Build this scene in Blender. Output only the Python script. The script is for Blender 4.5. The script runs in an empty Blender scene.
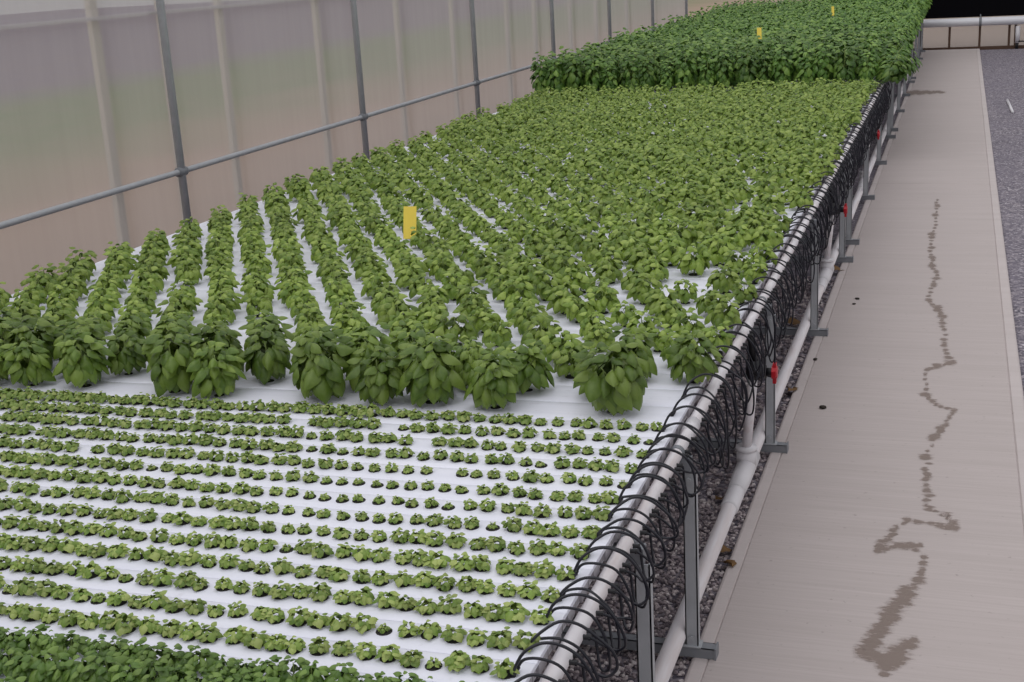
import bpy, math, random
import numpy as np
from mathutils import Matrix, Vector

S = bpy.context.scene
COL = S.collection
rng = random.Random(7)
nrg = np.random.RandomState(11)
PI = math.pi
CAM_H = 2.2

# ------------------------------------------------------------------ materials
def sl(r, g, b):
    f = lambda c: (c / 255 / 12.92) if c / 255 <= .04045 else ((c / 255 + .055) / 1.055) ** 2.4
    return (f(r), f(g), f(b), 1)

class NT:
    def __init__(s, name):
        s.m = bpy.data.materials.new(name); s.m.use_nodes = True
        s.t = s.m.node_tree; s.t.nodes.clear()
        s.out = s.n('ShaderNodeOutputMaterial')
    def n(s, typ, **kw):
        nd = s.t.nodes.new(typ)
        for k, v in kw.items():
            if hasattr(nd, k): setattr(nd, k, v)
        return nd
    def l(s, a, b): s.t.links.new(a, b)
    def val(s, node, **kw):
        for k, v in kw.items(): node.inputs[k.replace('_', ' ')].default_value = v
        return node
    def ramp(s, fac, stops):
        r = s.n('ShaderNodeValToRGB'); e = r.color_ramp.elements
        while len(e) < len(stops): e.new(.5)
        for i, (p, c) in enumerate(stops): e[i].position = p; e[i].color = c
        s.l(fac, r.inputs[0]); return r.outputs[0]
    def mix(s, fac, a, b, blend='MIX'):
        m = s.n('ShaderNodeMix', data_type='RGBA', blend_type=blend)
        for sock, v in ((m.inputs[0], fac), (m.inputs[6], a), (m.inputs[7], b)):
            if hasattr(v, 'links') or hasattr(v, 'is_linked'): s.l(v, sock)
            else: sock.default_value = v
        return m.outputs[2]
    def noise(s, scale, detail=3, vec=None, rough=.5):
        n = s.n('ShaderNodeTexNoise'); n.inputs['Scale'].default_value = scale
        n.inputs['Detail'].default_value = detail; n.inputs['Roughness'].default_value = rough
        if vec is not None: s.l(vec, n.inputs['Vector'])
        return n.outputs['Fac']
    def objco(s, scale=None):
        c = s.n('ShaderNodeTexCoord').outputs['Object']
        if scale is None: return c
        m = s.n('ShaderNodeMapping'); m.inputs['Scale'].default_value = scale
        s.l(c, m.inputs[0]); return m.outputs[0]
    def geopos(s, scale=None):
        c = s.n('ShaderNodeNewGeometry').outputs['Position']
        if scale is None: return c
        m = s.n('ShaderNodeMapping'); m.inputs['Scale'].default_value = scale
        s.l(c, m.inputs[0]); return m.outputs[0]
    def bsdf(s, color, rough=.5, metal=0., spec=.5, bump=None, bstr=.3, bdist=.01):
        b = s.n('ShaderNodeBsdfPrincipled')
        if isinstance(color, tuple): b.inputs['Base Color'].default_value = color
        else: s.l(color, b.inputs['Base Color'])
        b.inputs['Roughness'].default_value = rough
        b.inputs['Metallic'].default_value = metal
        b.inputs['Specular IOR Level'].default_value = spec
        if bump is not None:
            u = s.n('ShaderNodeBump'); u.inputs['Strength'].default_value = bstr
            u.inputs['Distance'].default_value = bdist
            s.l(bump, u.inputs['Height']); s.l(u.outputs[0], b.inputs['Normal'])
        return b.outputs[0]
    def done(s, sh): s.l(sh, s.out.inputs[0]); return s.m

def leaf_mat(name, dark, mid, light, trans=.11, rough=.4):
    t = NT(name)
    isl = t.n('ShaderNodeNewGeometry').outputs['Random Per Island']
    c = t.ramp(isl, [(0., dark), (.5, mid), (1., light)])
    oi = t.n('ShaderNodeObjectInfo').outputs['Random']
    nz = t.noise(60, 2, t.geopos())
    c = t.mix(t.ramp(nz, [(.35, (.0, 0, 0, 1)), (.7, (.35, .35, .35, 1))]), c, light)
    hv = t.n('ShaderNodeHueSaturation')
    mm = t.n('ShaderNodeMapRange'); t.l(oi, mm.inputs[0]); mm.inputs[3].default_value = .8; mm.inputs[4].default_value = 1.18
    t.l(mm.outputs[0], hv.inputs['Value']); t.l(c, hv.inputs['Color'])
    c = hv.outputs[0]
    b = t.bsdf(c, rough, 0, .45, t.noise(140, 2, t.geopos()), .25, .004)
    tr = t.n('ShaderNodeBsdfTranslucent'); t.l(c, tr.inputs[0])
    mx = t.n('ShaderNodeMixShader'); mx.inputs[0].default_value = trans
    t.l(b, mx.inputs[1]); t.l(tr.outputs[0], mx.inputs[2])
    return t.done(mx.outputs[0])

def plain(name, color, rough=.5, metal=0., spec=.5, var=.12, scale=8, bump=0.):
    t = NT(name); nz = t.noise(scale, 4, t.geopos())
    dk = tuple(x * (1 - var) for x in color[:3]) + (1,)
    c = t.mix(nz, dk, color)
    return t.done(t.bsdf(c, rough, metal, spec, t.noise(scale * 12, 3, t.geopos()) if bump else None, bump, .003))

M = {}
M['seed'] = leaf_mat('seedling_leaf', sl(86, 116, 40), sl(122, 150, 62), sl(166, 178, 104))
M['mid'] = leaf_mat('basil_leaf', sl(82, 112, 32), sl(118, 144, 50), sl(154, 174, 84))
M['big'] = leaf_mat('large_basil_leaf', sl(70, 98, 32), sl(96, 122, 44), sl(126, 148, 66))
M['tall'] = leaf_mat('tall_basil_leaf', sl(50, 86, 30), sl(80, 118, 44), sl(126, 156, 72))
M['mat'] = leaf_mat('young_basil_leaf', sl(70, 102, 38), sl(92, 122, 50), sl(118, 144, 68))
M['stem'] = plain('green_stem', sl(120, 140, 70), .6)
M['plug'] = plain('growing_plug', sl(44, 42, 40), .95, scale=200, var=.5)
M['black'] = plain('black_tube', sl(26, 27, 38), .38, spec=.5, var=.2)
M['blackpl'] = plain('black_plastic', sl(20, 20, 26), .5)
M['red'] = plain('red_handle', sl(190, 22, 40), .4)
M['galv'] = plain('galvanised_steel', sl(184, 187, 192), .5, .1, var=.3, scale=14)
M['steeld'] = plain('dull_steel', sl(140, 143, 149), .55, .1, var=.3, scale=14)
M['wood'] = plain('brown_timber', sl(96, 72, 58), .8, var=.35, scale=20)
M['yellow'] = plain('yellow_card', sl(255, 226, 92), .6, var=.1, scale=30)
M['speck'] = plain('dark_speck', sl(48, 40, 34), .9)
M['whitepl'] = plain('white_plastic', sl(225, 222, 226), .45)
M['deadleaf'] = plain('dead_leaf', sl(128, 96, 56), .85, var=.5, scale=40)
M['duct'] = plain('white_duct', sl(226, 226, 232), .35, var=.05)

def pvc(name):
    t = NT(name)
    nz = t.noise(5, 4, t.geopos((6, .6, 6)))
    c = t.mix(t.ramp(nz, [(.42, (0, 0, 0, 1)), (.75, (.6, .6, .6, 1))]), sl(232, 228, 232), sl(206, 190, 186))
    return t.done(t.bsdf(c, .4, 0, .5))
M['pvc'] = pvc('white_pvc')

def lidmat():
    t = NT('white_gutter_lid')
    nz = t.noise(3, 5, t.geopos((.6, 14, 3)))
    c = t.mix(nz, sl(238, 238, 248), sl(222, 224, 238))
    d = t.noise(30, 3, t.geopos())
    c = t.mix(t.ramp(d, [(.62, (0, 0, 0, 1)), (.8, (.35, .35, .35, 1))]), c, sl(196, 192, 200))
    return t.done(t.bsdf(c, .42, 0, .45))
M['lid'] = lidmat()
M['capgrey'] = plain('grey_end_cap', sl(186, 182, 188), .5)
M['channel'] = plain('gutter_channel', sl(222, 220, 226), .5)

def concrete(name, a, b, broom):
    t = NT(name)
    big = t.noise(1.3, 5, t.geopos())
    fine = t.noise(90, 3, t.geopos())
    c = t.mix(big, a, b)
    st = t.noise(1, 4, t.geopos((1.6, 70, 1)), .7)
    st2 = t.noise(1, 3, t.geopos((.9, 9, 1)), .6)
    c = t.mix(t.ramp(st, [(.3, (0, 0, 0, 1)), (.7, (1, 1, 1, 1))]), t.mix(broom, c, sl(162, 151, 148)), c)
    c = t.mix(t.ramp(st2, [(.35, (.5, .5, .5, 1)), (.6, (0, 0, 0, 1))]), c, t.mix(.5, c, sl(172, 162, 159)))
    sp = t.noise(38, 2, t.geopos())
    c = t.mix(t.ramp(sp, [(.68, (0, 0, 0, 1)), (.76, (.5, .5, .5, 1))]), c, sl(144, 133, 130))
    return t.done(t.bsdf(c, .9, 0, .2, t.mix(.5, st, fine), .35, .003))
M['conc'] = concrete('broomed_concrete', sl(194, 184, 182), sl(184, 175, 173), .45)
M['concedge'] = concrete('smooth_concrete_edge', sl(200, 190, 189), sl(188, 180, 178), .1)

def gravelmat():
    t = NT('grey_gravel')
    v = t.n('ShaderNodeTexVoronoi'); v.inputs['Scale'].default_value = 62
    t.l(t.geopos(), v.inputs['Vector'])
    hs = t.n('ShaderNodeSeparateColor'); t.l(v.outputs['Color'], hs.inputs[0])
    c = t.ramp(hs.outputs[0], [(0., sl(76, 72, 82)), (.5, sl(120, 114, 124)), (.85, sl(150, 142, 146)), (1., sl(190, 184, 190))])
    c = t.mix(t.ramp(t.noise(1.5, 4, t.geopos()), [(.35, (.0, 0, 0, 1)), (.7, (.4, .4, .4, 1))]), c, sl(120, 114, 126))
    return t.done(t.bsdf(c, .9, 0, .25, v.outputs['Distance'], -1., .012))
M['gravel'] = gravelmat()
def stonemat():
    t = NT('gravel_stone')
    isl = t.n('ShaderNodeNewGeometry').outputs['Random Per Island']
    c = t.ramp(isl, [(0., sl(92, 84, 90)), (.5, sl(158, 146, 150)), (.85, sl(196, 184, 184)), (1., sl(226, 218, 218))])
    return t.done(t.bsdf(c, .85, 0, .3, t.noise(300, 2, t.geopos()), .3, .002))
M['stone'] = stonemat()

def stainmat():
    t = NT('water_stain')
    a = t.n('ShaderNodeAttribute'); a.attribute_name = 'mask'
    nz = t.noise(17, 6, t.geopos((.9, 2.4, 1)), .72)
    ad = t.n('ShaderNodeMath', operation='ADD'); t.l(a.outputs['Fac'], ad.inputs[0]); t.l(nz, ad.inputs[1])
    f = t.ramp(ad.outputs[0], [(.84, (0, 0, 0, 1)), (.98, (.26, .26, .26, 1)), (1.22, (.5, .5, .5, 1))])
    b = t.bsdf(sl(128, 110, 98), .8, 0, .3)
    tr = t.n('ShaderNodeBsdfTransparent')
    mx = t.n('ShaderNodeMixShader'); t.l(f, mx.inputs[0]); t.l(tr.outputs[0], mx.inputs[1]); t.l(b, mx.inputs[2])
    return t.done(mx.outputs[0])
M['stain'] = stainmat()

def filmmat():
    t = NT('polythene_film')
    st = t.noise(1, 4, t.geopos((1, 9, .5)), .6)
    tl = t.n('ShaderNodeBsdfTranslucent')
    df = t.n('ShaderNodeBsdfDiffuse')
    c = t.mix(st, sl(196, 190, 192), sl(226, 222, 222))
    t.l(c, tl.inputs[0]); df.inputs[0].default_value = sl(200, 196, 198)
    m1 = t.n('ShaderNodeMixShader'); m1.inputs[0].default_value = .4
    t.l(tl.outputs[0], m1.inputs[1]); t.l(df.outputs[0], m1.inputs[2])
    tp = t.n('ShaderNodeBsdfTransparent'); tp.inputs[0].default_value = (.95, .94, .93, 1)
    lw = t.n('ShaderNodeLayerWeight'); lw.inputs[0].default_value = .45
    f = t.ramp(lw.outputs['Facing'], [(.0, (.30, .30, .30, 1)), (.45, (.45, .45, .45, 1)), (.8, (.72, .72, .72, 1))])
    m2 = t.n('ShaderNodeMixShader'); t.l(f, m2.inputs[0])
    t.l(tp.outputs[0], m2.inputs[1]); t.l(m1.outputs[0], m2.inputs[2])
    gl = t.n('ShaderNodeBsdfGlossy'); gl.inputs['Roughness'].default_value = .35
    m3 = t.n('ShaderNodeMixShader'); m3.inputs[0].default_value = .05
    t.l(m2.outputs[0], m3.inputs[1]); t.l(gl.outputs[0], m3.inputs[2])
    return t.done(m3.outputs[0])
M['film'] = filmmat()

def outside():
    t = NT('outside_ground')
    p = t.n('ShaderNodeSeparateXYZ'); t.l(t.geopos(), p.inputs[0])
    wob = t.noise(.35, 3, t.geopos())
    ad = t.n('ShaderNodeMath', operation='MULTIPLY_ADD'); t.l(wob, ad.inputs[0]); ad.inputs[1].default_value = 3.; t.l(p.outputs[0], ad.inputs[2])
    mr = t.n('ShaderNodeMapRange'); t.l(ad.outputs[0], mr.inputs[0])
    mr.inputs[1].default_value = -40; mr.inputs[2].default_value = 0
    c = t.ramp(mr.outputs[0], [(0., sl(112, 104, 118)), (.50, sl(116, 108, 120)), (.60, sl(110, 124, 92)), (.70, sl(118, 128, 96)), (.80, sl(164, 142, 126)), (1., sl(160, 146, 136))])
    c = t.mix(t.ramp(t.noise(1.2, 5, t.geopos()), [(.3, (0, 0, 0, 1)), (.7, (.35, .35, .35, 1))]), c, sl(150, 134, 122))
    return t.done(t.bsdf(c, .95, 0, .1))
M['outside'] = outside()
M['batten'] = plain('pale_batten', sl(222, 216, 204), .8)
M['void'] = plain('black_curtain', sl(10, 9, 14), .9, spec=.1, var=.3)

# ------------------------------------------------------------------ mesh building
class MB:
    def __init__(s): s.v = []; s.f = []; s.n = 0; s.mi = []
    def add(s, v, f, mi=0):
        v = np.asarray(v, float)
        s.v.append(v); s.f += [tuple(i + s.n for i in q) for q in f]; s.mi += [mi] * len(f); s.n += len(v)
    def box(s, x0, x1, y0, y1, z0, z1, mi=0):
        s.add([(x0, y0, z0), (x1, y0, z0), (x1, y1, z0), (x0, y1, z0), (x0, y0, z1), (x1, y0, z1), (x1, y1, z1), (x0, y1, z1)],
              [(0, 3, 2, 1), (4, 5, 6, 7), (0, 1, 5, 4), (1, 2, 6, 5), (2, 3, 7, 6), (3, 0, 4, 7)], mi)
    def tube(s, pts, r, seg=8, cap=True, mi=0):
        pts = [Vector(p) for p in pts]; n = len(pts)
        rs = r if isinstance(r, (list, tuple)) else [r] * n
        vs = []; up = None
        for i, p in enumerate(pts):
            d = (pts[min(i + 1, n - 1)] - pts[max(i - 1, 0)]).normalized()
            if up is None:
                a = Vector((0, 0, 1)) if abs(d.z) < .9 else Vector((1, 0, 0))
                up = (a - d * a.dot(d)).normalized()
            else:
                up = (up - d * up.dot(d)).normalized()
            b = d.cross(up)
            for k in range(seg):
                t = 2 * PI * k / seg
                vs.append(p + (up * math.cos(t) + b * math.sin(t)) * rs[i])
        fs = []
        for i in range(n - 1):
            for k in range(seg):
                k2 = (k + 1) % seg
                fs.append((i * seg + k, i * seg + k2, (i + 1) * seg + k2, (i + 1) * seg + k))
        if cap:
            fs.append(tuple(range(seg))[::-1]); fs.append(tuple((n - 1) * seg + k for k in range(seg)))
        s.add([tuple(v) for v in vs], fs, mi)
    def prism_x(s, prof, xs, zoff=None, mi=0, caps=True, close=True):
        # prof: (y,z) closed outline extruded along x
        m = len(prof); vs = []
        for i, x in enumerate(xs):
            dz = zoff(x) if zoff else 0
            vs += [(x, y, z + dz) for y, z in prof]
        fs = []
        for i in range(len(xs) - 1):
            for k in range(m if close else m - 1):
                k2 = (k + 1) % m
                fs.append((i * m + k, i * m + k2, (i + 1) * m + k2, (i + 1) * m + k))
        if caps:
            fs.append(tuple(range(m))[::-1]); fs.append(tuple((len(xs) - 1) * m + k for k in range(m)))
        s.add(vs, fs, mi)
    def mesh(s, name, mats, smooth=False):
        me = bpy.data.meshes.new(name)
        v = np.concatenate(s.v)
        me.from_pydata(v.tolist(), [], s.f)
        for m in (mats if isinstance(mats, list) else [mats]): me.materials.append(m)
        if len(me.materials) > 1: me.polygons.foreach_set('material_index', s.mi)
        if smooth: me.polygons.foreach_set('use_smooth', [True] * len(me.polygons))
        me.update(); return me
    def obj(s, name, mats, parent=None, smooth=False, loc=(0, 0, 0)):
        return link(name, s.mesh(name, mats, smooth), parent, loc)

def link(name, data, parent=None, loc=(0, 0, 0), rz=0, sc=None):
    o = bpy.data.objects.new(name, data); COL.objects.link(o)
    o.location = loc; o.rotation_euler = (0, 0, rz)
    if sc: o.scale = (sc, sc, sc)
    if parent: o.parent = parent
    return o
def tag(o, label, cat, group=None, kind=None):
    o['label'] = label; o['category'] = cat
    if group: o['group'] = group
    if kind: o['kind'] = kind
    return o
def struct(o, label=None):
    o['kind'] = 'structure'
    if label: o['label'] = label
    return o
def smooth_by_angle(me, deg=40):
    me.polygons.foreach_set('use_smooth', [True] * len(me.polygons))
    try: me.set_sharp_from_angle(angle=math.radians(deg))
    except Exception: pass
def dup(root, loc, rz, sc):
    r = root.copy(); COL.objects.link(r); r.location = loc; r.rotation_euler = (0, 0, rz); r.scale = (sc, sc, sc)
    for ch in root.children:
        c = ch.copy(); COL.objects.link(c); c.parent = r
    return r

ONES = ['', 'first', 'second', 'third', 'fourth', 'fifth', 'sixth', 'seventh', 'eighth', 'ninth', 'tenth', 'eleventh', 'twelfth', 'thirteenth',
        'fourteenth', 'fifteenth', 'sixteenth', 'seventeenth', 'eighteenth', 'nineteenth']
TENS = ['', '', 'twenty', 'thirty', 'forty', 'fifty', 'sixty', 'seventy', 'eighty', 'ninety']
TENTH = ['', '', 'twentieth', 'thirtieth', 'fortieth', 'fiftieth', 'sixtieth', 'seventieth', 'eightieth', 'ninetieth']
def nth(n):
    if n < 20: return ONES[n]
    if n > 99: return 'hundredth' if n == 100 else 'hundred-and-' + nth(n - 100)
    return TENTH[n // 10] if n % 10 == 0 else TENS[n // 10] + '-' + ONES[n % 10]

# ------------------------------------------------------------------ camera
F, YAW, PITCH, ROLL = 1295.3, -0.33887503, -0.28435902, -0.05703882
def cam_axes():
    f = np.array([math.sin(YAW) * math.cos(PITCH), math.cos(YAW) * math.cos(PITCH), math.sin(PITCH)])
    r = np.array([math.cos(YAW), -math.sin(YAW), 0]); u = np.cross(r, f)
    r2 = r * math.cos(ROLL) + u * math.sin(ROLL); u2 = -r * math.sin(ROLL) + u * math.cos(ROLL)
    return r2, u2, f
R2, U2, FW = cam_axes()
cd = bpy.data.cameras.new('camera'); cam = bpy.data.objects.new('camera', cd); COL.objects.link(cam)
mw = Matrix(((R2[0], U2[0], -FW[0], 0), (R2[1], U2[1], -FW[1], 0), (R2[2], U2[2], -FW[2], CAM_H), (0, 0, 0, 1)))
cam.matrix_world = mw
cd.sensor_width = 36; cd.lens = F / 1024 * 36; cd.clip_end = 400
S.camera = cam
def px(x, y, z):      # where a point falls in the frame, to tell what is in view
    d = np.array([x, y, z - CAM_H]); w = d @ FW
    return (512 + F * (d @ R2) / w, 341 - F * (d @ U2) / w) if w > .1 else (-9999, 9999)

# ------------------------------------------------------------------ ground, path, gravel
b = MB(); b.add([(-90, -30, -.07), (60, -30, -.07), (60, 120, -.07), (-90, 120, -.07)], [(0, 1, 2, 3)])
struct(b.obj('ground', M['outside']), 'tan soil and grass seen dimly beyond the film wall')
b = MB(); b.add([(-5.55, -3, -.03), (9, -3, -.03), (9, 28.45, -.03), (-5.55, 28.45, -.03)], [(0, 1, 2, 3)])
struct(b.obj('floor', M['gravel']), 'grey gravel floor of the greenhouse')

PX0, PX1 = -.752, .366
b = MB()
prof = [(PX0, -.06), (PX0, -.012), (PX0 + .006, -.003), (PX0 + .014, 0), (PX0 + .052, 0), (PX0 + .056, -.006), (PX0 + .06, 0),
        (PX1 - .066, 0), (PX1 - .062, -.006), (PX1 - .058, 0), (PX1 - .012, 0), (PX1 - .004, -.004), (PX1, -.012), (PX1, -.06)]
ys = []; y = -1.
joints = [.8, 12.6, 20.9]
for j in joints: ys += [(j - .006, 0), (j - .002, -.006), (j + .002, -.006), (j + .006, 0)]
ys = [(-1, 0)] + ys + [(28.4, 0)]
vs, fs, mi = [], [], []
m = len(prof)
for yy, dz in ys: vs += [(x, yy, z + (dz if z > -.02 else 0)) for x, z in prof]
for i in range(len(ys) - 1):
    for k in range(m - 1):
        fs.append((i * m + k, i * m + k + 1, (i + 1) * m + k + 1, (i + 1) * m + k)); mi.append(0 if 6 <= k <= 6 else 1)
b.add(vs, fs); b.mi = mi
PATH = struct(b.obj('path', [M['conc'], M['concedge']]), 'broomed concrete path beside the bench with smooth edges')

# loose stones where the gravel shows close by
ico_v = []
for a in ((-1, PHI := 1.618, 0),): pass
ph = 1.618034
ico_v = np.array([(-1, ph, 0), (1, ph, 0), (-1, -ph, 0), (1, -ph, 0), (0, -1, ph), (0, 1, ph), (0, -1, -ph), (0, 1, -ph), (ph, 0, -1), (ph, 0, 1), (-ph, 0, -1), (-ph, 0, 1)]) / 1.9
ico_f = [(0, 11, 5), (0, 5, 1), (0, 1, 7), (0, 7, 10), (0, 10, 11), (1, 5, 9), (5, 11, 4), (11, 10, 2), (10, 7, 6), (7, 1, 8), (3, 9, 4), (3, 4, 2), (3, 2, 6), (3, 6, 8), (3, 8, 9), (4, 9, 5), (2, 4, 11), (6, 2, 10), (8, 6, 7), (9, 8, 1)]
b = MB()
def stones(n, x0, x1, y0, y1, r0, r1):
    for _ in range(n):
        x = rng.uniform(x0, x1); yy = rng.uniform(y0, y1); r = rng.uniform(r0, r1)
        v = ico_v * r * np.array([rng.uniform(.7, 1.3), rng.uniform(.7, 1.3), rng.uniform(.5, .9)]) * (1 + nrg.uniform(-.25, .25, (12, 1)))
        a = rng.uniform(0, 6.28); c, s_ = math.cos(a), math.sin(a)
        v = v @ np.array([[c, s_, 0], [-s_, c, 0], [0, 0, 1]])
        b.add(v + np.array([x, yy, -.028 + r * .25]), ico_f)
stones(7500, -1.35, -.762, 2.6, 5.0, .0055, .0105)
stones(3200, -1.3, -.762, 5.0, 9.0, .008, .014)
g = b.obj('gravel', M['stone']); tag(g, 'loose grey gravel stones lying under the bench beside the path', 'gravel', kind='stuff')

# water marks on the path
def stain(name, spots, dx=.011, dy=.022):
    x0 = min(q[0] - q[2] for q in spots) - .02; x1 = max(q[0] + q[2] for q in spots) + .02
    y0 = min(q[1] - q[3] for q in spots) - .03; y1 = max(q[1] + q[3] for q in spots) + .03
    nx, ny = int((x1 - x0) / dx) + 1, int((y1 - y0) / dy) + 1
    X, Y = np.meshgrid(np.linspace(x0, x1, nx), np.linspace(y0, y1, ny), indexing='ij')
    Mk = np.zeros_like(X)
    for i, (x, y, rx, ry) in enumerate(spots):
        d = np.sqrt(((X - x) / rx) ** 2 + ((Y - y) / ry) ** 2)
        Mk = np.maximum(Mk, np.clip(1 - d, 0, 1) ** .8 * .72)
    keep = Mk > 0
    b = MB(); V = np.stack([X, Y, np.full_like(X, .0011)], -1).reshape(-1, 3); fs = []
    for i in range(nx - 1):
        for j in range(ny - 1):
            if keep[i:i + 2, j:j + 2].any(): fs.append((i * ny + j, (i + 1) * ny + j, (i + 1) * ny + j + 1, i * ny + j + 1))
    b.add(V, fs)
    me = b.mesh(name, M['stain'], True)
    at = me.attributes.new('mask', 'FLOAT', 'POINT'); at.data.foreach_set('value', Mk.reshape(-1))
    return link(name, me, PATH)
trail = [(-.14, 11.78), (-.14, 10.7), (-.15, 9.63), (-.1, 9.02), (-.13, 8.35), (-.06, 8.11), (-.02, 7.67), (-.01, 7.27), (.02, 7.05), (-.11, 6.89), (-.09, 6.48), (-.04, 6.33), (.04, 6.27), (0, 6.05), (-.06, 5.84), (-.07, 5.47), (-.05, 5.25), (-.06, 5.09), (.03, 4.98), (.06, 4.89), (-.13, 4.93), (-.18, 4.78), (-.23, 4.63), (-.08, 4.71), (-.05, 4.5), (-.09, 4.33), (-.12, 4.23), (-.16, 4.11), (-.19, 3.95), (-.22, 3.87), (-.15, 3.83), (-.16, 3.74), (-.08, 3.98), (-.1, 3.89)]
far_sp, near_sp = [], []
for i in range(len(trail) - 1):
    (xa, ya), (xb, yb) = trail[i], trail[i + 1]
    ln = abs(ya - yb) / (.045 * max(ya, 3.8) / 4) + abs(xa - xb) / .03
    m_ = max(2, int(ln)) if abs(ya - yb) < 1.3 else 2
    for j in range(m_):
        t = j / m_; x = xa + (xb - xa) * t + rng.uniform(-.012, .012); y = ya + (yb - ya) * t
        w = 1.5 if (3.8 < y < 4.35 and x < -.08) else (1.1 if rng.random() < .4 else .7)
        (far_sp if y > 5 else near_sp).append((x, y, rng.uniform(.034, .06) * w, rng.uniform(.04, .07) * w * max(1, y / 4.5)))
stain('water_stain', far_sp)
stain('water_stain', near_sp)
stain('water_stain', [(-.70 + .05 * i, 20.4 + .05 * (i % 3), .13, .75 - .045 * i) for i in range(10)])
# small crumbs on the path
for (x, y, r, lb) in ((-.568, 8.32, .016, 'dark crumb of soil on the path, farther of a close pair'), (-.577, 8.19, .013, 'dark crumb of soil on the path, nearer of a close pair'),
                      (-.694, 6.98, .014, 'dark crumb lying on the smooth edge of the path'), (-.575, 6.196, .018, 'flat brown crumb alone on the path near the red valve handle')):
    v = ico_v * np.array([r, r * 1.3, r * .45]) * (1 + nrg.uniform(-.3, .3, (12, 1)))
    b = MB(); b.add(v + np.array([0, 0, r * .3]), ico_f)
    tag(b.obj('soil_crumb', M['speck'], None, True, (x, y, 0)), lb, 'crumb')
b = MB(); b.tube([(.642, 19.35, -.012), (.668, 18.0, -.012)], .018, 8)
tag(b.obj('plastic_pipe_offcut', M['whitepl'], None, True), 'short white pipe offcut lying on the open gravel right beside the path'.replace(' right', ''), 'pipe')

def dead_leaf(x, y, z, rz, s, label):
    b = MB(); vs = []; fs = []
    nu, nv = 7, 5
    for i in range(nu):
        u = i / (nu - 1); w = .36 * math.sin(PI * min(1, u * .96 + .03)) ** .8 * (1 + .25 * math.sin(u * 20))
        for j in range(nv):
            v = (j / (nv - 1) - .5) * 2
            vs.append(((u - .5) * s, v * w * s, .12 * s * abs(v) + .1 * s * math.sin(u * 4 + v)))
    for i in range(nu - 1):
        for j in range(nv - 1): fs.append((i * nv + j, i * nv + j + 1, (i + 1) * nv + j + 1, (i + 1) * nv + j))
    b.add(vs, fs); b.tube([(-.5 * s, 0, .02 * s), (-.72 * s, .03 * s, .03 * s)], .012 * s, 5)
    o = b.obj('dead_leaf', M['deadleaf'], None, True, (x, y, z)); o.rotation_euler = (.25, .2, rz)
    tag(o, label, 'leaf')
dead_leaf(-.79, 4.52, -.005, .6, .085, 'brown dead leaf on gravel between the near steel post and the white pipe')
dead_leaf(-.745, 4.40, -.002, 2.1, .075, 'tan dead leaf caught against the edge of the path beside the near post')
dead_leaf(-.89, 5.02, -.012, 1.2, .05, 'small orange dead leaf on gravel below the pipe tee')
dead_leaf(-.88, 7.7, -.005, .4, .12, 'brown dead leaf on gravel behind the second steel post')
dead_leaf(-.765, 6.45, -.002, 1.5, .10, 'tan dead leaf between the white pipe and the path past the red handle')
dead_leaf(-.77, 9.1, -.002, .2, .12, 'yellow-brown dead leaf at the path edge beyond the second riser')

# ------------------------------------------------------------------ left wall (polythene), outdoors behind it
WX = -5.6
b = MB(); b.add([(WX, -2, -.06), (WX, 28.5, -.06), (WX, 28.5, 4.5), (WX, -2, 4.5)], [(0, 1, 2, 3)])
wl = struct(b.obj('wall_left', M['film']), 'translucent polythene side wall of the greenhouse')
for i in range(10):
    yy = 8.45 - 3.27 * 2 + 3.27 * i
    if yy > 28.6: break
    b = MB(); b.tube([(WX + .05, yy, -.06), (WX + .05, yy, 4.5)], .03, 12)
    o = struct(b.obj('trim_1', M['galv'], wl, True)); o['label'] = 'round galvanised wall post'
    b = MB(); b.tube([(WX + .05, yy - .045, .815), (WX + .05, yy + .045, .815)], .037, 12)
    b.obj('rail_clamp', M['steeld'], o, True)
b = MB(); b.tube([(WX + .045, -2, .815), (WX + .045, 28.5, .815)], .022, 10)
struct(b.obj('trim_2', M['galv'], None, True), 'galvanised rail running along the film wall')
b = MB(); b.box(WX - .05, WX - .02, -2, 28.5, 1.97, 1.995)
struct(b.obj('trim_3', M['whitepl'], None), 'pale batten line along the upper film wall')
for k, (yy, w) in enumerate(((5.6, .07), (7.79, .085), (8.6, .04), (9.44, .07), (11.14, .075), (13.0, .07), (14.6, .05), (16.6, .08), (17.8, .09), (19.58, .08), (21.1, .08), (23.2, .08), (25.4, .08))):
    b = MB(); b.box(WX - .09, WX - .05, yy - w / 2, yy + w / 2, -.06, 4.5)
    struct(b.obj('trim_4', M['batten'], wl), 'pale batten outside the film wall')

# ------------------------------------------------------------------ end wall
EY = 28.5
b = MB(); b.add([(WX, EY + .03, -.06), (9, EY + .03, -.06), (9, EY + .03, .44), (WX, EY + .03, .44)], [(0, 1, 2, 3)])
wb = struct(b.obj('wall_back', M['film']), 'low translucent panels of the end wall')
for x in (-2.4, -1.86, -1.32, -.782, -.225, .355, .913, 1.03, 1.6, 2.17, 2.73, 3.3, 3.86):
    b = MB(); b.box(x - .022, x + .022, EY - .03, EY + .02, -.03, .45)
    struct(b.obj('trim_5', M['wood'], wb), 'brown timber stud')
b = MB(); b.box(WX, 9, EY - .05, EY + .02, -.08, .035)
struct(b.obj('baseboard_back', M['wood']), 'brown timber sill at the foot of the end wall')
b = MB(); b.box(-2.6, 9, EY + .0, EY + .25, .62, 5)
struct(b.obj('trim_6', M['void']), 'black shade curtain above the white duct')
t = link('air_duct', None, None, (0, EY - .095, .53))
tag(t, 'long white round duct running across the end wall under the black curtain', 'duct')
b = MB(); b.tube([(-5.5, 0, 0), (8, 0, 0)], .082, 20); b.obj('duct_tube', M['duct'], t, True)
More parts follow.
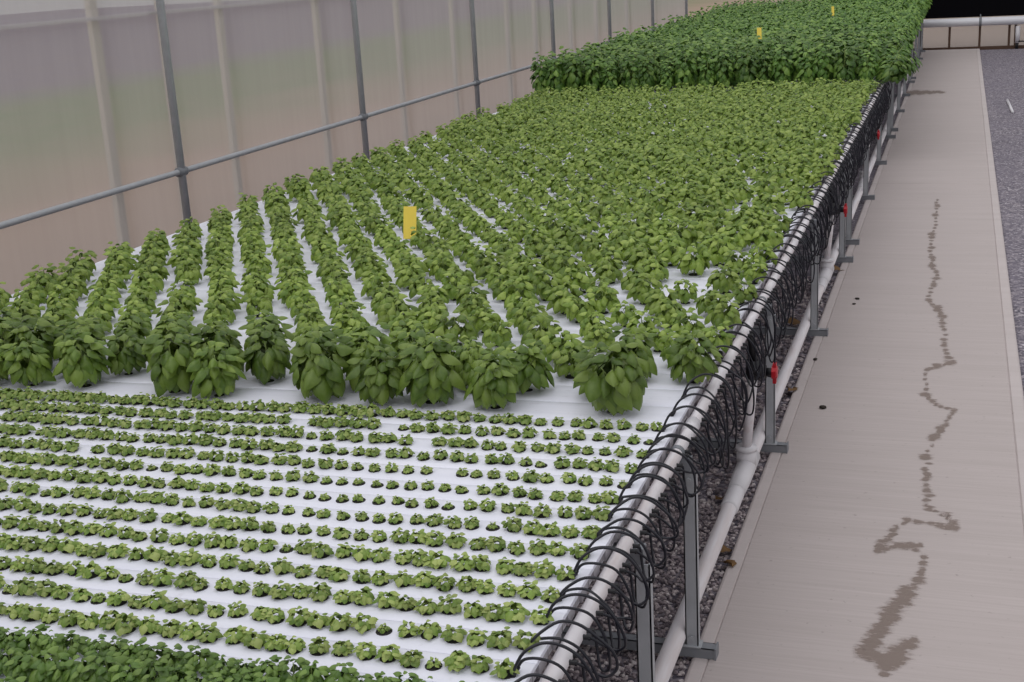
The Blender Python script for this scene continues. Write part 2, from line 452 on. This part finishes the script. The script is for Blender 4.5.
for x in (-1.9, .355, 2.6):
    b = MB(); b.tube([(x - .025, 0, 0), (x + .025, 0, 0)], .087, 20); b.tube([(x, 0, .08), (x, .03, .14)], .012, 6)
    b.obj('duct_clamp', M['steeld'], t, True)
t = link('drain_pipe', None, None, (1.07, EY - .10, -.03)); tag(t, 'white upright pipe against the end wall under the duct', 'pipe')
b = MB(); b.tube([(0, 0, .12), (0, 0, .45)], .045, 12); b.obj('upright', M['whitepl'], t, True)
b = MB(); b.tube([(-.02, -.03, .15), (.5, -.03, .15)], .014, 8); b.tube([(0, -.03, .15), (0, 0, .15)], .02, 8); b.tube([(-.01, 0, 0), (0, 0, .14)], .03, 8); b.obj('elbow', M['blackpl'], t, True)

# ------------------------------------------------------------------ bench frames
GZ0, GX0, GX1 = .75, -.813, -4.56
gz = lambda x: GZ0 + .012 * (x - GX0)       # gutters fall gently towards the film wall
frames = [1.20, 3.08, 3.73, 5.58, 7.47, 9.36, 9.95, 11.8, 13.75, 15.65, 16.25, 18.1, 20.0, 21.9, 22.5, 24.4, 26.2, 28.0]
def channel_post(b, x, y, z0, z1, w=.042, d=.03, th=.004):
    # U section opening to +y
    b.box(x - w / 2, x + w / 2, y - d / 2, y - d / 2 + th, z0, z1)
    b.box(x - w / 2, x - w / 2 + th, y - d / 2, y + d / 2, z0, z1)
    b.box(x + w / 2 - th, x + w / 2, y - d / 2, y + d / 2, z0, z1)
for i, fy in enumerate(frames):
    t = link('bench_trestle', None, None, (0, fy, 0))
    tag(t, f'grey steel bench trestle, {nth(i + 1)} along the path from the near end', 'trestle', 'steel trestles under the bench')
    for x in (-.75, -2.65, -4.4):
        b = MB(); channel_post(b, x, 0, .036, gz(x) - .108)
        b.box(x - .03, x + .03, -.025, .025, .036, .04)
        b.tube([(x, -.02, .07), (x, -.026, .07)], .008, 6); b.tube([(x, -.02, gz(x) - .13), (x, -.026, gz(x) - .13)], .008, 6)
        b.obj('leg', M['galv'], t)
    b = MB()
    b.box(-4.5, -.672, -.021, -.018, 0.0, .036); b.box(-4.5, -.672, .018, .021, 0.0, .036); b.box(-4.5, -.672, -.021, .021, .033, .036)
    b.box(-.676, -.67, -.026, .026, -.0, .04)
    b.obj('base_rail', M['steeld'], t)
    b = MB(); b.prism_x([(-.02, -.108), (.02, -.108), (.02, -.062), (-.02, -.062)], [-4.5, -.745], lambda x: gz(x) + .0)
    b.obj('cross_beam', M['steeld'], t)
for x in (-.86, -2.6, -4.4):
    b = MB(); z = gz(x); b.box(x - .02, x + .02, .9, 28.2, z - .062, z - .0535)
    b.box(x - .02, x - .016, .9, 28.2, z - .075, z - .0535)
    tag(b.obj('bench_purlin', M['steeld']), {-.86: 'grey steel purlin carrying the gutters behind the white feed pipe', -2.6: 'grey steel purlin under the middle of the bench', -4.4: 'grey steel purlin under the bench near the film wall'}[x], 'purlin')

# ------------------------------------------------------------------ pipes, risers, valves
MX, MZ = -.79, .70
t = link('manifold_pipe', None, None, (MX, 0, MZ)); tag(t, 'white pipe along the bench edge that the black tubes loop over', 'pipe')
b = MB(); b.tube([(0, .9, 0), (0, 28.2, 0)], .0205, 16); b.obj('pipe_run', M['pvc'], t, True)
for y in (3.95, 9.7, 15.5):
    b = MB(); b.tube([(0, y - .05, 0), (0, y + .05, 0)], .0255, 16); b.obj('coupling', M['whitepl'], t, True)
for fy in frames[:10]:
    b = MB(); b.tube([(0, fy - .012, 0), (0, fy + .012, 0)], .0235, 14); b.box(.0, .03, fy - .012, fy + .012, -.06, -.018)
    b.obj('pipe_clip', M['steeld'], t)
DX, DZ = -.80, .068
RIS = [5.2, 8.74, 12.35]
t = link('drain_main', None, None, (DX, 0, DZ)); tag(t, 'thick white main pipe lying along the ground beside the path', 'pipe')
segs = [.9] + sum([[r - .50, r + .12] for r in RIS], []) + [28.2]
b = MB(); b.tube([(0, .9, 0), (0, 28.2, 0)], .030, 18); b.obj('pipe_run', M['pvc'], t, True)
for r in RIS:
    b = MB()
    b.tube([(0, r - .46, 0), (0, r - .44, 0), (0, r - .30, 0), (0, r - .28, 0)], [.033, .0365, .0365, .034], 18)
    b.tube([(0, r - .28, 0), (0, r - .14, .002), (0, r + .12, .002)], [.036, .042, .042], 18)
    b.tube([(0, r, 0), (0, r, .085)], .042, 18)
    b.tube([(0, r, .078), (0, r, .095)], .046, 18)
    b.obj('tee_fitting', M['whitepl'], t, True)
for i, r in enumerate(RIS):
    t = link('supply_riser', None, None, (DX, r, DZ + .08))
    tag(t, ['white riser pipe with red-handled black valve, nearest to the seedlings', 'white riser pipe with red-handled black valve, middle one of three along the bench', 'white riser pipe with red-handled black valve, farthest one near the tall basil'][i], 'riser')
    b = MB(); b.tube([(0, 0, .0), (.03, 0, .335)], .0205, 14); b.obj('riser_pipe', M['pvc'], t, True)
    b = MB()
    b.tube([(.03, 0, .322), (.031, 0, .342)], .029, 12); b.tube([(.031, 0, .335), (.033, 0, .40)], .033, 12)
    b.tube([(.02, 0, .352), (.085, 0, .352)], [.034, .028], 12); b.tube([(.085, 0, .352), (.115, 0, .352)], .018, 10)
    b.tube([(.033, 0, .39), (.025, 0, .48), (.008, 0, .535)], .017, 10)
    b.obj('valve', M['blackpl'], t, True)
    b = MB()
    b.tube([(.108, 0, .352), (.130, 0, .352)], [.030, .026], 10)
    b.box(.112, .126, -.014, .014, .306, .392); b.box(.112, .126, -.036, .036, .34, .364)
    b.obj('valve_handle', M['red'], t)

# ------------------------------------------------------------------ gutters
SP, SY0 = .1153, 2.291                  # seedling gutters
MP, MY0 = .175, 3.935                   # gutters of the medium plants
TP, TY0 = .175, 14.15                   # gutters of the tall plants
def gutter_data(w):
    h = .053
    hw = w / 2 - (.0006 if w < .13 else .0015)
    lidp = [(-hw, -.012), (-hw, -.004), (-hw + .006, -.0005), (-hw * .45, 0), (hw * .45, 0), (hw - .006, -.0005), (hw, -.004), (hw, -.012)]
    b = MB(); b.prism_x(lidp[::-1], [GX1 - GX0, 0], lambda x: .012 * x); lid = b.mesh('lid', M['lid']); smooth_by_angle(lid, 50)
    hw2 = hw - .003
    b = MB(); b.prism_x([(-hw2, -.012), (-hw2, -h), (hw2, -h), (hw2, -.012), (hw2 - .003, -.012), (hw2 - .003, -h + .003), (-hw2 + .003, -h + .003), (-hw2 + .003, -.012)],
                        [GX1 - GX0 + .005, -.012], lambda x: .012 * x); ch = b.mesh('channel', M['channel'])
    b = MB(); b.box(-.022, -.013, -hw2, hw2, -h - .001, -.010); b.box(-.014, -.006, -hw2 * .5, hw2 * .5, -h, -.02)
    cap = b.mesh('end_cap', M['capgrey'])
    return lid, ch, cap
def gutter(data, y, label, group):
    r = link('growing_gutter', data[1], None, (GX0, y, GZ0)); tag(r, label, 'gutter', group)
    link('lid', data[0], r); link('end_cap', data[2], r)
gd = gutter_data(SP)
k0, k1 = -10, 14
for k in range(k0, k1):
    lb = (f'white gutter with tiny seedlings, {nth(k1 - k)} one out from the large bushy basil' if k >= 0 else f'white gutter under the dense young basil, {nth(-k)} out from the seedlings')
    gutter(gd, SY0 + SP * k, lb, 'seedling gutters')
gm = gutter_data(MP)
NM = int((TY0 - MY0 - .02) / MP)
MP = (TY0 - MY0) / round((TY0 - MY0) / MP); NM = round((TY0 - MY0) / MP)
for n in range(NM):
    gutter(gm, MY0 + MP * n, f'white gutter planted with bushy basil, {nth(n + 1)} one back from the seedlings', 'bushy basil gutters')
NT_ = int((28.1 - TY0) / TP) + 1
for n in range(NT_):
    gutter(gm, TY0 + TP * n, f'white gutter under the tall basil, {nth(n + 1)} one from its near edge', 'tall basil gutters')

# ------------------------------------------------------------------ feed tubes
def spline(pts, sub=5):
    P = [Vector(p) for p in pts]; P = [P[0] * 2 - P[1]] + P + [P[-1] * 2 - P[-2]]
    out = []
    for i in range(1, len(P) - 2):
        for k in range(sub):
            t = k / sub; a, b_, c, d = P[i - 1], P[i], P[i + 1], P[i + 2]
            out.append(.5 * ((2 * b_) + (c - a) * t + (2 * a - 5 * b_ + 4 * c - d) * t * t + (3 * b_ - a - 3 * c + d) * t ** 3))
    out.append(P[-2]); return out
def feed_tube(y, hi, pitch, label, group):
    j = lambda s=.008: rng.uniform(-s, s)
    far = y > 3.9
    fy = (.35 if hi else .62) * pitch
    drop = rng.uniform(.0, .03) if not far else rng.uniform(.05, .15)
    wide = rng.uniform(-.012, .012) + (.012 if far and not hi else 0)
    iy = (-.008 if hi else .012)
    if hi:
        a = rng.uniform(-.012, .014); s1, s2 = j(.014), j(.02)
        pts = [(-.846, iy, .742), (-.842, iy, .765), (-.822, iy + .01, .792 + a), (-.785, .02 + s1, .812 + a), (-.745, .03 + s1, .806 + a), (-.708, .035 + s1, .780 + a),
               (-.682 + wide, .04 + s1, .738), (-.674 + wide, .045 + s1, .70 - drop * .3), (-.700 + wide, .05 + s2, .685 - drop), (-.728, fy + .01, .690 - drop * .6), (-.752, fy, .699), (-.768, fy, .70)]
    else:
        a = rng.uniform(-.006, .012); s1, s2 = j(.02), j(.03)
        pts = [(-.846, iy, .742), (-.842, iy, .758), (-.825, iy + .004, .768 + a), (-.785, .018, .772 + a), (-.745, .02 + s1, .752 + a), (-.716, .02 + s1, .712),
               (-.704 + wide, .02 + s1, .665 - drop * .5), (-.712 + wide, .03 + s2, .625 - drop), (-.735, fy - .02, .625 - drop), (-.748, fy, .665 - drop * .3), (-.752, fy, .697), (-.768, fy, .70)]
    b = MB(); b.tube([p for p in spline(pts, 4)], .0036, 6)
    o = b.obj('feed_tube', M['black'], None, True, (0, y, 0)); tag(o, label, 'tube', group)
    b = MB(); b.tube([(-.7705, fy, .70), (-.755, fy, .70)], [.0065, .0052], 8); b.tube([(-.757, fy, .70), (-.752, fy, .70)], .0072, 8)
    b.obj('barb_fitting', M['blackpl'], o)
    b = MB(); b.tube([(-.846, iy, .735), (-.846, iy, .752)], .0075, 8); b.tube([(-.846, iy, .752), (-.84, iy, .762)], .006, 8)
    b.obj('elbow_fitting', M['blackpl'], o)
for k in range(-3, k1):
    for hi in (1, 0):
        w = 'arching high' if hi else 'curling low'
        where = f'{nth(k + 1)} seedling gutter from the near end' if k >= 0 else f'{nth(-k)} gutter of dense young basil'
        feed_tube(SY0 + SP * k, hi, SP, f'black feed tube {w} over the pipe, {where}', 'black feed tubes')
for n in range(NM + 4):
    for hi in (1, 0):
        w = 'arching high' if hi else 'curling low'
        where = f'{nth(n + 1)} bushy basil gutter' if n < NM else f'{nth(n - NM + 1)} tall basil gutter'
        feed_tube(MY0 + MP * n, hi, MP, f'black feed tube {w} over the white pipe, {where}', 'black feed tubes')

# ------------------------------------------------------------------ plants
def leaf(nu, nv, L, W, arch, cup, pitch, yaw, roll, base, curl=.0, wav=0.):
    """one basil leaf: ovate, arched along its length, its margins turned down; returns vertices"""
    u = np.linspace(0, 1, nu); v = np.linspace(-1, 1, nv)
    wid = np.sin(PI * np.clip(u, 0, 1) ** .8) ** .6; wid[0] = .1; wid[-1] = .06
    ang = pitch - arch * (u - .15)
    ds = L / (nu - 1)
    x = np.concatenate([[0], np.cumsum(np.cos((ang[1:] + ang[:-1]) / 2) * ds)])
    z = np.concatenate([[0], np.cumsum(np.sin((ang[1:] + ang[:-1]) / 2) * ds)])
    U, V = np.meshgrid(np.arange(nu), v, indexing='ij')
    wv = wid[U] * W / 2
    c = cup * V * V * wv + wav * L * np.sin(U * 2.4 + V * 3)
    X = x[U] + np.sin(ang[U]) * c; Z = z[U] - np.cos(ang[U]) * c; Y = V * wv * (1 - .15 * abs(V) * cup)
    cr, sr = math.cos(roll), math.sin(roll)
    Y2 = Y * cr - Z * sr * .3; Z = Z + Y * sr
    cy, sy = math.cos(yaw), math.sin(yaw)
    P = np.stack([X * cy - Y2 * sy, X * sy + Y2 * cy, Z], -1).reshape(-1, 3)
    return P + np.asarray(base)
def leaf_faces(nu, nv):
    return [(i * nv + j, (i + 1) * nv + j, (i + 1) * nv + j + 1, i * nv + j + 1) for i in range(nu - 1) for j in range(nv - 1)]

def dome_plant(seed, n, R, H, z0, L0, L1, ratio, nu, nv, p0, p1, arch=.9, cup=.45, top=.12, extra=None):
    """leaves set round a dome of radius R and height H standing on z0; from small upright ones on top to large hanging ones low down"""
    r = random.Random(seed); VV = []; ff = leaf_faces(nu, nv); FF = []
    nn = 0
    heads = [(r.uniform(-.35, .35) * R, r.uniform(-.35, .35) * R, r.uniform(-.1, .1) * H) for _ in range(4)]
    for i in range(n):
        t = (i + .5) / n
        yaw = i * 2.39996 + r.uniform(-.5, .5)
        ph_ = math.acos(max(-1, 1 - 1.04 * t))
        hx, hy, hz = heads[i % 4]
        k = (1 - t)
        rad = R * (.10 + .50 * math.sin(ph_)) * r.uniform(.75, 1.15)
        bx = rad * math.cos(yaw) + hx * k; by = rad * math.sin(yaw) + hy * k
        bz = z0 + H * (.16 + .78 * math.cos(ph_)) * r.uniform(.9, 1.1) + hz * k
        L = (L0 + (L1 - L0) * min(1, t * 1.5)) * r.uniform(.8, 1.18)
        pitch = p0 + (p1 - p0) * t + r.uniform(-.25, .25)
        P = leaf(nu, nv, L, L * ratio * r.uniform(.88, 1.12), arch * r.uniform(.7, 1.3), cup * r.uniform(.7, 1.3), pitch, yaw + r.uniform(-.35, .35), r.uniform(-.3, .3), (bx, by, max(bz, z0 * .3 + .004)))
        lift = max(0, .004 + r.uniform(0, .012) * (R > .05) - P[:, 2].min()); P[:, 2] += lift
        VV.append(P); FF += [tuple(a + nn for a in q) for q in ff]; nn += len(P)
    return np.concatenate(VV), FF

def to_mesh(name, V, Fc, mat):
    me = bpy.data.meshes.new(name); me.from_pydata(V.tolist(), [], Fc); me.materials.append(mat)
    me.polygons.foreach_set('use_smooth', [True] * len(me.polygons)); me.update(); return me
def stem_mesh(name, h, r, branches, seed):
    rr = random.Random(seed); b = MB()
    b.tube([(0, 0, -.012), (rr.uniform(-.004, .004), rr.uniform(-.004, .004), h * .5), (0, 0, h)], [r, r * .85, r * .6], 7)
    for k in range(branches):
        a = k * 2.4 + rr.uniform(-.3, .3); q = h * rr.uniform(.25, .6)
        b.tube([(0, 0, q), (math.cos(a) * h * .22, math.sin(a) * h * .22, q + h * .28)], r * .5, 5)
    return b.mesh(name, M['stem'], True)
def plug_mesh(name, r, d=.02):
    b = MB(); b.tube([(0, 0, -d), (0, 0, .0012), (0, 0, .0016)], [r * .9, r, r * .8], 14); return b.mesh(name, M['plug'])

def field(x, y, s):     # a smooth pseudo-random field in 0..1
    return .5 + .25 * (math.sin(x * s * 1.7 + 1.3 * math.sin(y * s)) + math.sin(y * s * 1.3 + 2.1 + 1.1 * math.sin(x * s * .8)))

# --- seedlings
seed_v = []
for s in range(9):
    V, Fc = dome_plant(100 + s, 27, .0185, .022, .003, .012, .0195, .9, 5, 4, .45, -.75, 1.3, .6)
    seed_v.append((V, Fc, to_mesh('basil_seedling', V, Fc, M['seed'])))
plug_s = plug_mesh('growing_plug', .0195)
cells = []
rr = random.Random(21)
for k in range(k1):
    y = SY0 + SP * k; i = 0; cnt = 0
    while True:
        x = -.862 - .0553 * i; i += 1
        if x < GX1 + .05: break
        yj = y + .012 * min(1, (-.86 - x) / 1.4)
        q = px(x, yj, .77)
        if q[0] < -650: break
        small = math.exp(-((x + 1.55) / .33) ** 2 - ((y - 3.15) / .3) ** 2)
        sc = (.96 + .36 * field(x, y, 2.1) + (.14 if x < -1.75 else 0) + rr.uniform(-.17, .2)) * (1 - .38 * small)
        if rr.random() < .05: sc *= .55
        if rr.random() < .012: continue
        if q[0] > -12: cnt += 1
        cells.append((x + rr.uniform(-.006, .006), y + rr.uniform(-.007, .007) , sc, rr.uniform(0, 6.28), k, cnt, rr.randrange(9), q[0] > -12 and q[1] < 700))
cells.sort(key=lambda c: (not c[7], c[4]))
ind = [c for c in cells if c[7]][:300]
rest = cells[len(ind):]
for x, y, sc, a, k, cnt, vi, _ in ind:
    o = link('basil_seedling', seed_v[vi][2], None, (x, y, gz(x) + .0005), a, max(.35, sc))
    tag(o, f'tiny basil seedling, {nth(cnt)} from the tubes in the {nth(k + 1)} near seedling row', 'seedling', 'basil seedlings in the white gutters')
    p = link('growing_plug', plug_s, o); p.scale = (1 / o.scale[0],) * 3
def rotz(V, a, sc, loc):
    c, s_ = math.cos(a), math.sin(a)
    return (V * sc) @ np.array([[c, s_, 0], [-s_, c, 0], [0, 0, 1]]) + np.asarray(loc)
def merged(name, items, variants, mats, label, cat, plug=None):
    VV, FF, MI, nn = [], [], [], 0
    pv = None
    if plug is not None:
        pv = np.array([v.co[:] for v in plug.vertices]); pf = [tuple(p.vertices) for p in plug.polygons]
    for (loc, a, sc, vi) in items:
        V, Fc = variants[vi][:2]
        VV.append(rotz(V, a, sc, loc)); FF += [tuple(q + nn for q in f) for f in Fc]; MI += [0] * len(Fc); nn += len(V)
        if pv is not None:
            VV.append(pv + np.asarray(loc)); FF += [tuple(q + nn for q in f) for f in pf]; MI += [1] * len(pf); nn += len(pv)
    me = bpy.data.meshes.new(name); me.from_pydata(np.concatenate(VV).tolist(), [], FF)
    for m_ in mats: me.materials.append(m_)
    me.polygons.foreach_set('material_index', MI); me.polygons.foreach_set('use_smooth', [True] * len(FF)); me.update()
    o = link(name, me); tag(o, label, cat, kind='stuff'); return o
if rest:
    merged('seedling_rows', [((x, y, gz(x) + .0005), a, max(.35, sc), vi) for x, y, sc, a, k, cnt, vi, _ in rest], seed_v, [M['seed'], M['plug']],
           'remaining rows of tiny seedlings on the gutters nearest the large basil', 'seedlings', plug_s)

# --- dense young basil in the near corner
mat_v = [to_mesh('young_basil_plant', *dome_plant(200 + s, 40, .040, .052, .010, .022, .036, .8, 6, 4, .3, -.9, 1.2, .7), M['mat']) for s in range(6)]
stem_y = stem_mesh('stem', .05, .002, 2, 3)
for k in range(1, 7):
    y = SY0 - SP * k; cnt = 0
    for i in range(40):
        x = -.862 - .0553 * i
        q = px(x, y, .83)
        if q[0] < -60 or q[1] > 740: continue
        if k == 1 and x > -1.0: pass
        cnt += 1
        o = link('young_basil_plant', mat_v[rr.randrange(6)], None, (x + rr.uniform(-.008, .008), y + rr.uniform(-.012, .012) - (.022 if k == 1 else 0), gz(x)), rr.uniform(0, 6.28), rr.uniform(.85, 1.2) * (.8 if k == 1 else 1))
        tag(o, f'leafy young basil in the dense near corner, {nth(cnt)} from the path in its {nth(k)} row', 'plant', 'dense young basil in the near corner')
        link('stem', stem_y, o)

# --- medium and large bushy plants
mid_v, big_v = [], []
for s in range(8):
    V, Fc = dome_plant(300 + s, 40, .066, .084, .022, .030, .050, .82, 6, 5, .35, -1.15, 1.3, .75)
    mid_v.append((V, Fc, to_mesh('foliage', V, Fc, M['mid'])))
for s in range(7):
    V, Fc = dome_plant(400 + s, 72, .104, .175, .045, .050, .088, .72, 8, 5, .3, -1.3, 1.15, .75)
    big_v.append((V, Fc, to_mesh('foliage', V, Fc, M['big'])))
stem_m = stem_mesh('stem', .085, .0028, 4, 5); stem_b = stem_mesh('stem', .17, .0045, 6, 6)
plug_m = plug_mesh('growing_plug', .021)
gaps0 = {1, 6, 9}
mids = []
rr = random.Random(5)
for n in range(NM):
    y = MY0 + MP * n; cnt = 0
    for i in range(-1, 20):
        x = -1.06 - .21 * i + (.105 if n % 2 else 0)
        if x > -.84 or (n < 2 and i < 1 and not (n == 0 and i == 0)): continue
        if x < GX1 + .06: break
        u = rr.random(); jx, jy, rs, ra, vi = rr.uniform(-.024, .024) * (1.3 if x > -2.4 else .8), rr.uniform(-.022, .022), rr.uniform(-.12, .13), rr.uniform(0, 6.28), rr.randrange(56)
        if n == 0 and i in gaps0: continue
        if n >= 3 and u < .045: continue
        q = px(x, y, .8)
        if q[0] < -650: break
        big = n < 2 or (n == 2 and (u < .6 or i < 1)) 
        inview = q[0] > -25
        if inview: cnt += 1
        if big: sc = 1.0 + rs - (.08 if n == 1 else .2 if n == 2 else 0)
        else: sc = (1.02 + .24 * field(x, y, 1.6) + rs * 1.1) * (1.06 if n < 6 else 1.0) * (1.05 if x > -2.2 else 1)
        mids.append((x + jx, y + jy, sc, ra, n, cnt, vi, big, inview))
mids.sort(key=lambda c: (not c[8], c[4]))
vis = [c for c in mids if c[8]]
ind, rest = vis[:300], vis[300:] + [c for c in mids if not c[8]]
protos = {}
for x, y, sc, a, n, cnt, vi, big, _ in ind:
    key = (big, vi % (7 if big else 8)); loc = (x, y, gz(x))
    if key not in protos:
        r = link('basil_plant', None, None, loc, a, sc)
        link('foliage', (big_v if big else mid_v)[key[1]][2], r); link('stem', stem_b if big else stem_m, r); link('growing_plug', plug_m, r)
        protos[key] = r
    else: r = dup(protos[key], loc, a, sc)
    lb = f'{"large drooping" if big else "bushy"} basil plant, {nth(cnt)} from the path in the {nth(n + 1)} row behind the seedlings'
    tag(r, lb, 'plant', 'large basil plants beside the seedlings' if big else 'bushy basil plants on the bench')
lo_v = []
for s in range(8):
    V, Fc = dome_plant(300 + s, 34, .066, .084, .022, .034, .054, .84, 5, 4, .35, -1.15, 1.3, .75)
    lo_v.append((V, Fc))
merged('bushy_basil_bed', [((x, y, gz(x)), a, sc, vi % 8) for x, y, sc, a, n, cnt, vi, big, iv in rest], lo_v, [M['mid'], M['plug']],
       'bushy green basil filling the farther part of the bench before the tall block', 'basil', plug_m)

# --- tall basil at the far end
def tall_plant(seed, n, nu, nv):
    V, Fc = dome_plant(seed, n, .108, .38, .06, .060, .095, .76, nu, nv, .25, -1.3, 1.25, .75)
    return V, Fc
tall_v = []
for s in range(7):
    V, Fc = tall_plant(500 + s, 64, 6, 4)
    tall_v.append((V, Fc, to_mesh('foliage', V, Fc, M['tall'])))
def lean(V, amt):
    W = V.copy(); q = np.clip(V[:, 2] / .38, 0, 1.2)
    W[:, 0] += amt * q ** .8
    W[:, 2] -= np.clip(W[:, 0] - .06, 0, .4) ** 1.5 * 1.5 * min(1, amt / .2)
    return W
lean_v = []
for s in range(6):
    V, Fc = tall_plant(700 + s, 76, 6, 4); V = lean(V, (.25, .27, .26, .18, .2, .17)[s])
    lean_v.append((V, Fc, to_mesh('foliage', V, Fc, M['tall'])))
stem_t = stem_mesh('stem', .36, .006, 6, 9)
def lean_stem(amt):
    b = MB(); b.tube([(0, 0, -.012), (amt * .25, 0, .14), (amt * .6, 0, .26), (amt * .8, 0, .32)], [.006, .006, .005, .004], 7); return b.mesh('stem', M['stem'], True)
stem_l = {True: lean_stem(.24), False: lean_stem(.12)}
tl = []
for n in range(NT_):
    y = TY0 + .05 + TP * n; cnt = 0
    for i in range(20):
        x = -.80 - .21 * i - (.105 if n % 2 else 0)
        x += (.06 if n % 2 else 0) if i == 0 else .09
        if x < GX1 + .02: break
        cnt += 1
        tl.append((x + rr.uniform(-.03, .03), y + rr.uniform(-.03, .03), 1.0 + rr.uniform(-.2, .2) + .16 * (field(x, y, 1.3) - .5), (rr.uniform(-.35, .35) if i == 0 else rr.uniform(0, 6.28)), n, cnt, (7 + rr.randrange(3) + (3 if n >= 3 else 0)) if i == 0 else rr.randrange(7)))
ind, rest = tl[:300], tl[300:]
protos = {}
for x, y, sc, a, n, cnt, vi in ind:
    loc = (x, y, gz(x))
    if vi not in protos:
        r = link('tall_basil', None, None, loc, a, sc); link('foliage', (tall_v + lean_v)[vi][2], r); link('stem', stem_t if vi < 7 else stem_l[vi < 10], r); protos[vi] = r
    else: r = dup(protos[vi], loc, a, sc)
    tag(r, f'tall dark basil plant, {nth(cnt)} from the path in the {nth(n + 1)} row of the tall block', 'plant', 'tall basil plants in the far block')
tlo = [tall_plant(600 + s, 44, 5, 4) for s in range(6)]
for s in range(3):
    V, Fc = tall_plant(610 + s, 44, 5, 4); tlo.append((lean(V, .13), Fc))
merged('tall_basil_bed', [((x, y, gz(x)), a, sc, vi % 6 if vi < 7 else 6 + vi % 3) for x, y, sc, a, n, cnt, vi in rest], tlo, [M['tall']],
       'tall dark basil filling the bench as far as the end wall', 'basil')

# --- yellow sticky cards
def card(x, y, z, w, h, rz, label, dot=False):
    t = link('sticky_card', None, None, (x, y, gz(x)), rz); t.rotation_euler[0] = -.3; tag(t, label, 'card')
    z -= gz(x)
    b = MB(); b.box(-w / 2, w / 2, -.001, .001, z, z + h); b.obj('card_sheet', M['yellow'], t)
    b = MB(); b.tube([(0, .004, 0), (0, .004, z + h * .8)], .0025, 6); b.obj('stake', M['galv'], t)
    if dot:
        b = MB(); b.tube([(w * .15, -.0012, z + .028), (w * .2, -.003, z + .034), (w * .16, -.0012, z + .040)], .004, 6)
        b.obj('trapped_insect', M['speck'], t)
card(-2.84, 6.45, .765, .074, .18, .12, 'large yellow sticky card standing among the bushy basil', True)
card(-2.12, 14.9, 1.235, .05, .13, .2, 'small yellow sticky card at the front of the tall basil')
card(-1.70, 19.2, 1.245, .035, .13, .2, 'small yellow sticky card deep within the tall basil')

# ------------------------------------------------------------------ light
w = bpy.data.worlds.new('sky'); S.world = w; w.use_nodes = True
nt = w.node_tree; nt.nodes.clear()
out = nt.nodes.new('ShaderNodeOutputWorld'); bg = nt.nodes.new('ShaderNodeBackground')
tc = nt.nodes.new('ShaderNodeTexCoord'); sp = nt.nodes.new('ShaderNodeSeparateXYZ'); rp = nt.nodes.new('ShaderNodeValToRGB')
nt.links.new(tc.outputs['Generated'], sp.inputs[0]); nt.links.new(sp.outputs[2], rp.inputs[0])
e = rp.color_ramp.elements
e[0].position = 0.; e[0].color = (.40, .39, .40, 1)
e[1].position = 1.; e[1].color = (1., 1., 1.04, 1)
x_ = e.new(.35); x_.color = (.68, .68, .69, 1)
nt.links.new(rp.outputs[0], bg.inputs[0]); bg.inputs[1].default_value = 1.0
nt.links.new(bg.outputs[0], out.inputs[0])
ld = bpy.data.lights.new('sun', 'SUN'); ld.energy = .6; ld.angle = math.radians(70); ld.color = (1, .98, .95)
lo = bpy.data.objects.new('sun', ld); COL.objects.link(lo); lo.rotation_euler = (math.radians(20), math.radians(-22), 0)

vs_ = S.view_settings
vs_.view_transform = 'Standard'; vs_.look = 'None'; vs_.gamma = 1; vs_.use_curve_mapping = False
vs_.exposure = -.08
S.cycles.max_bounces = 8; S.cycles.transparent_max_bounces = 24
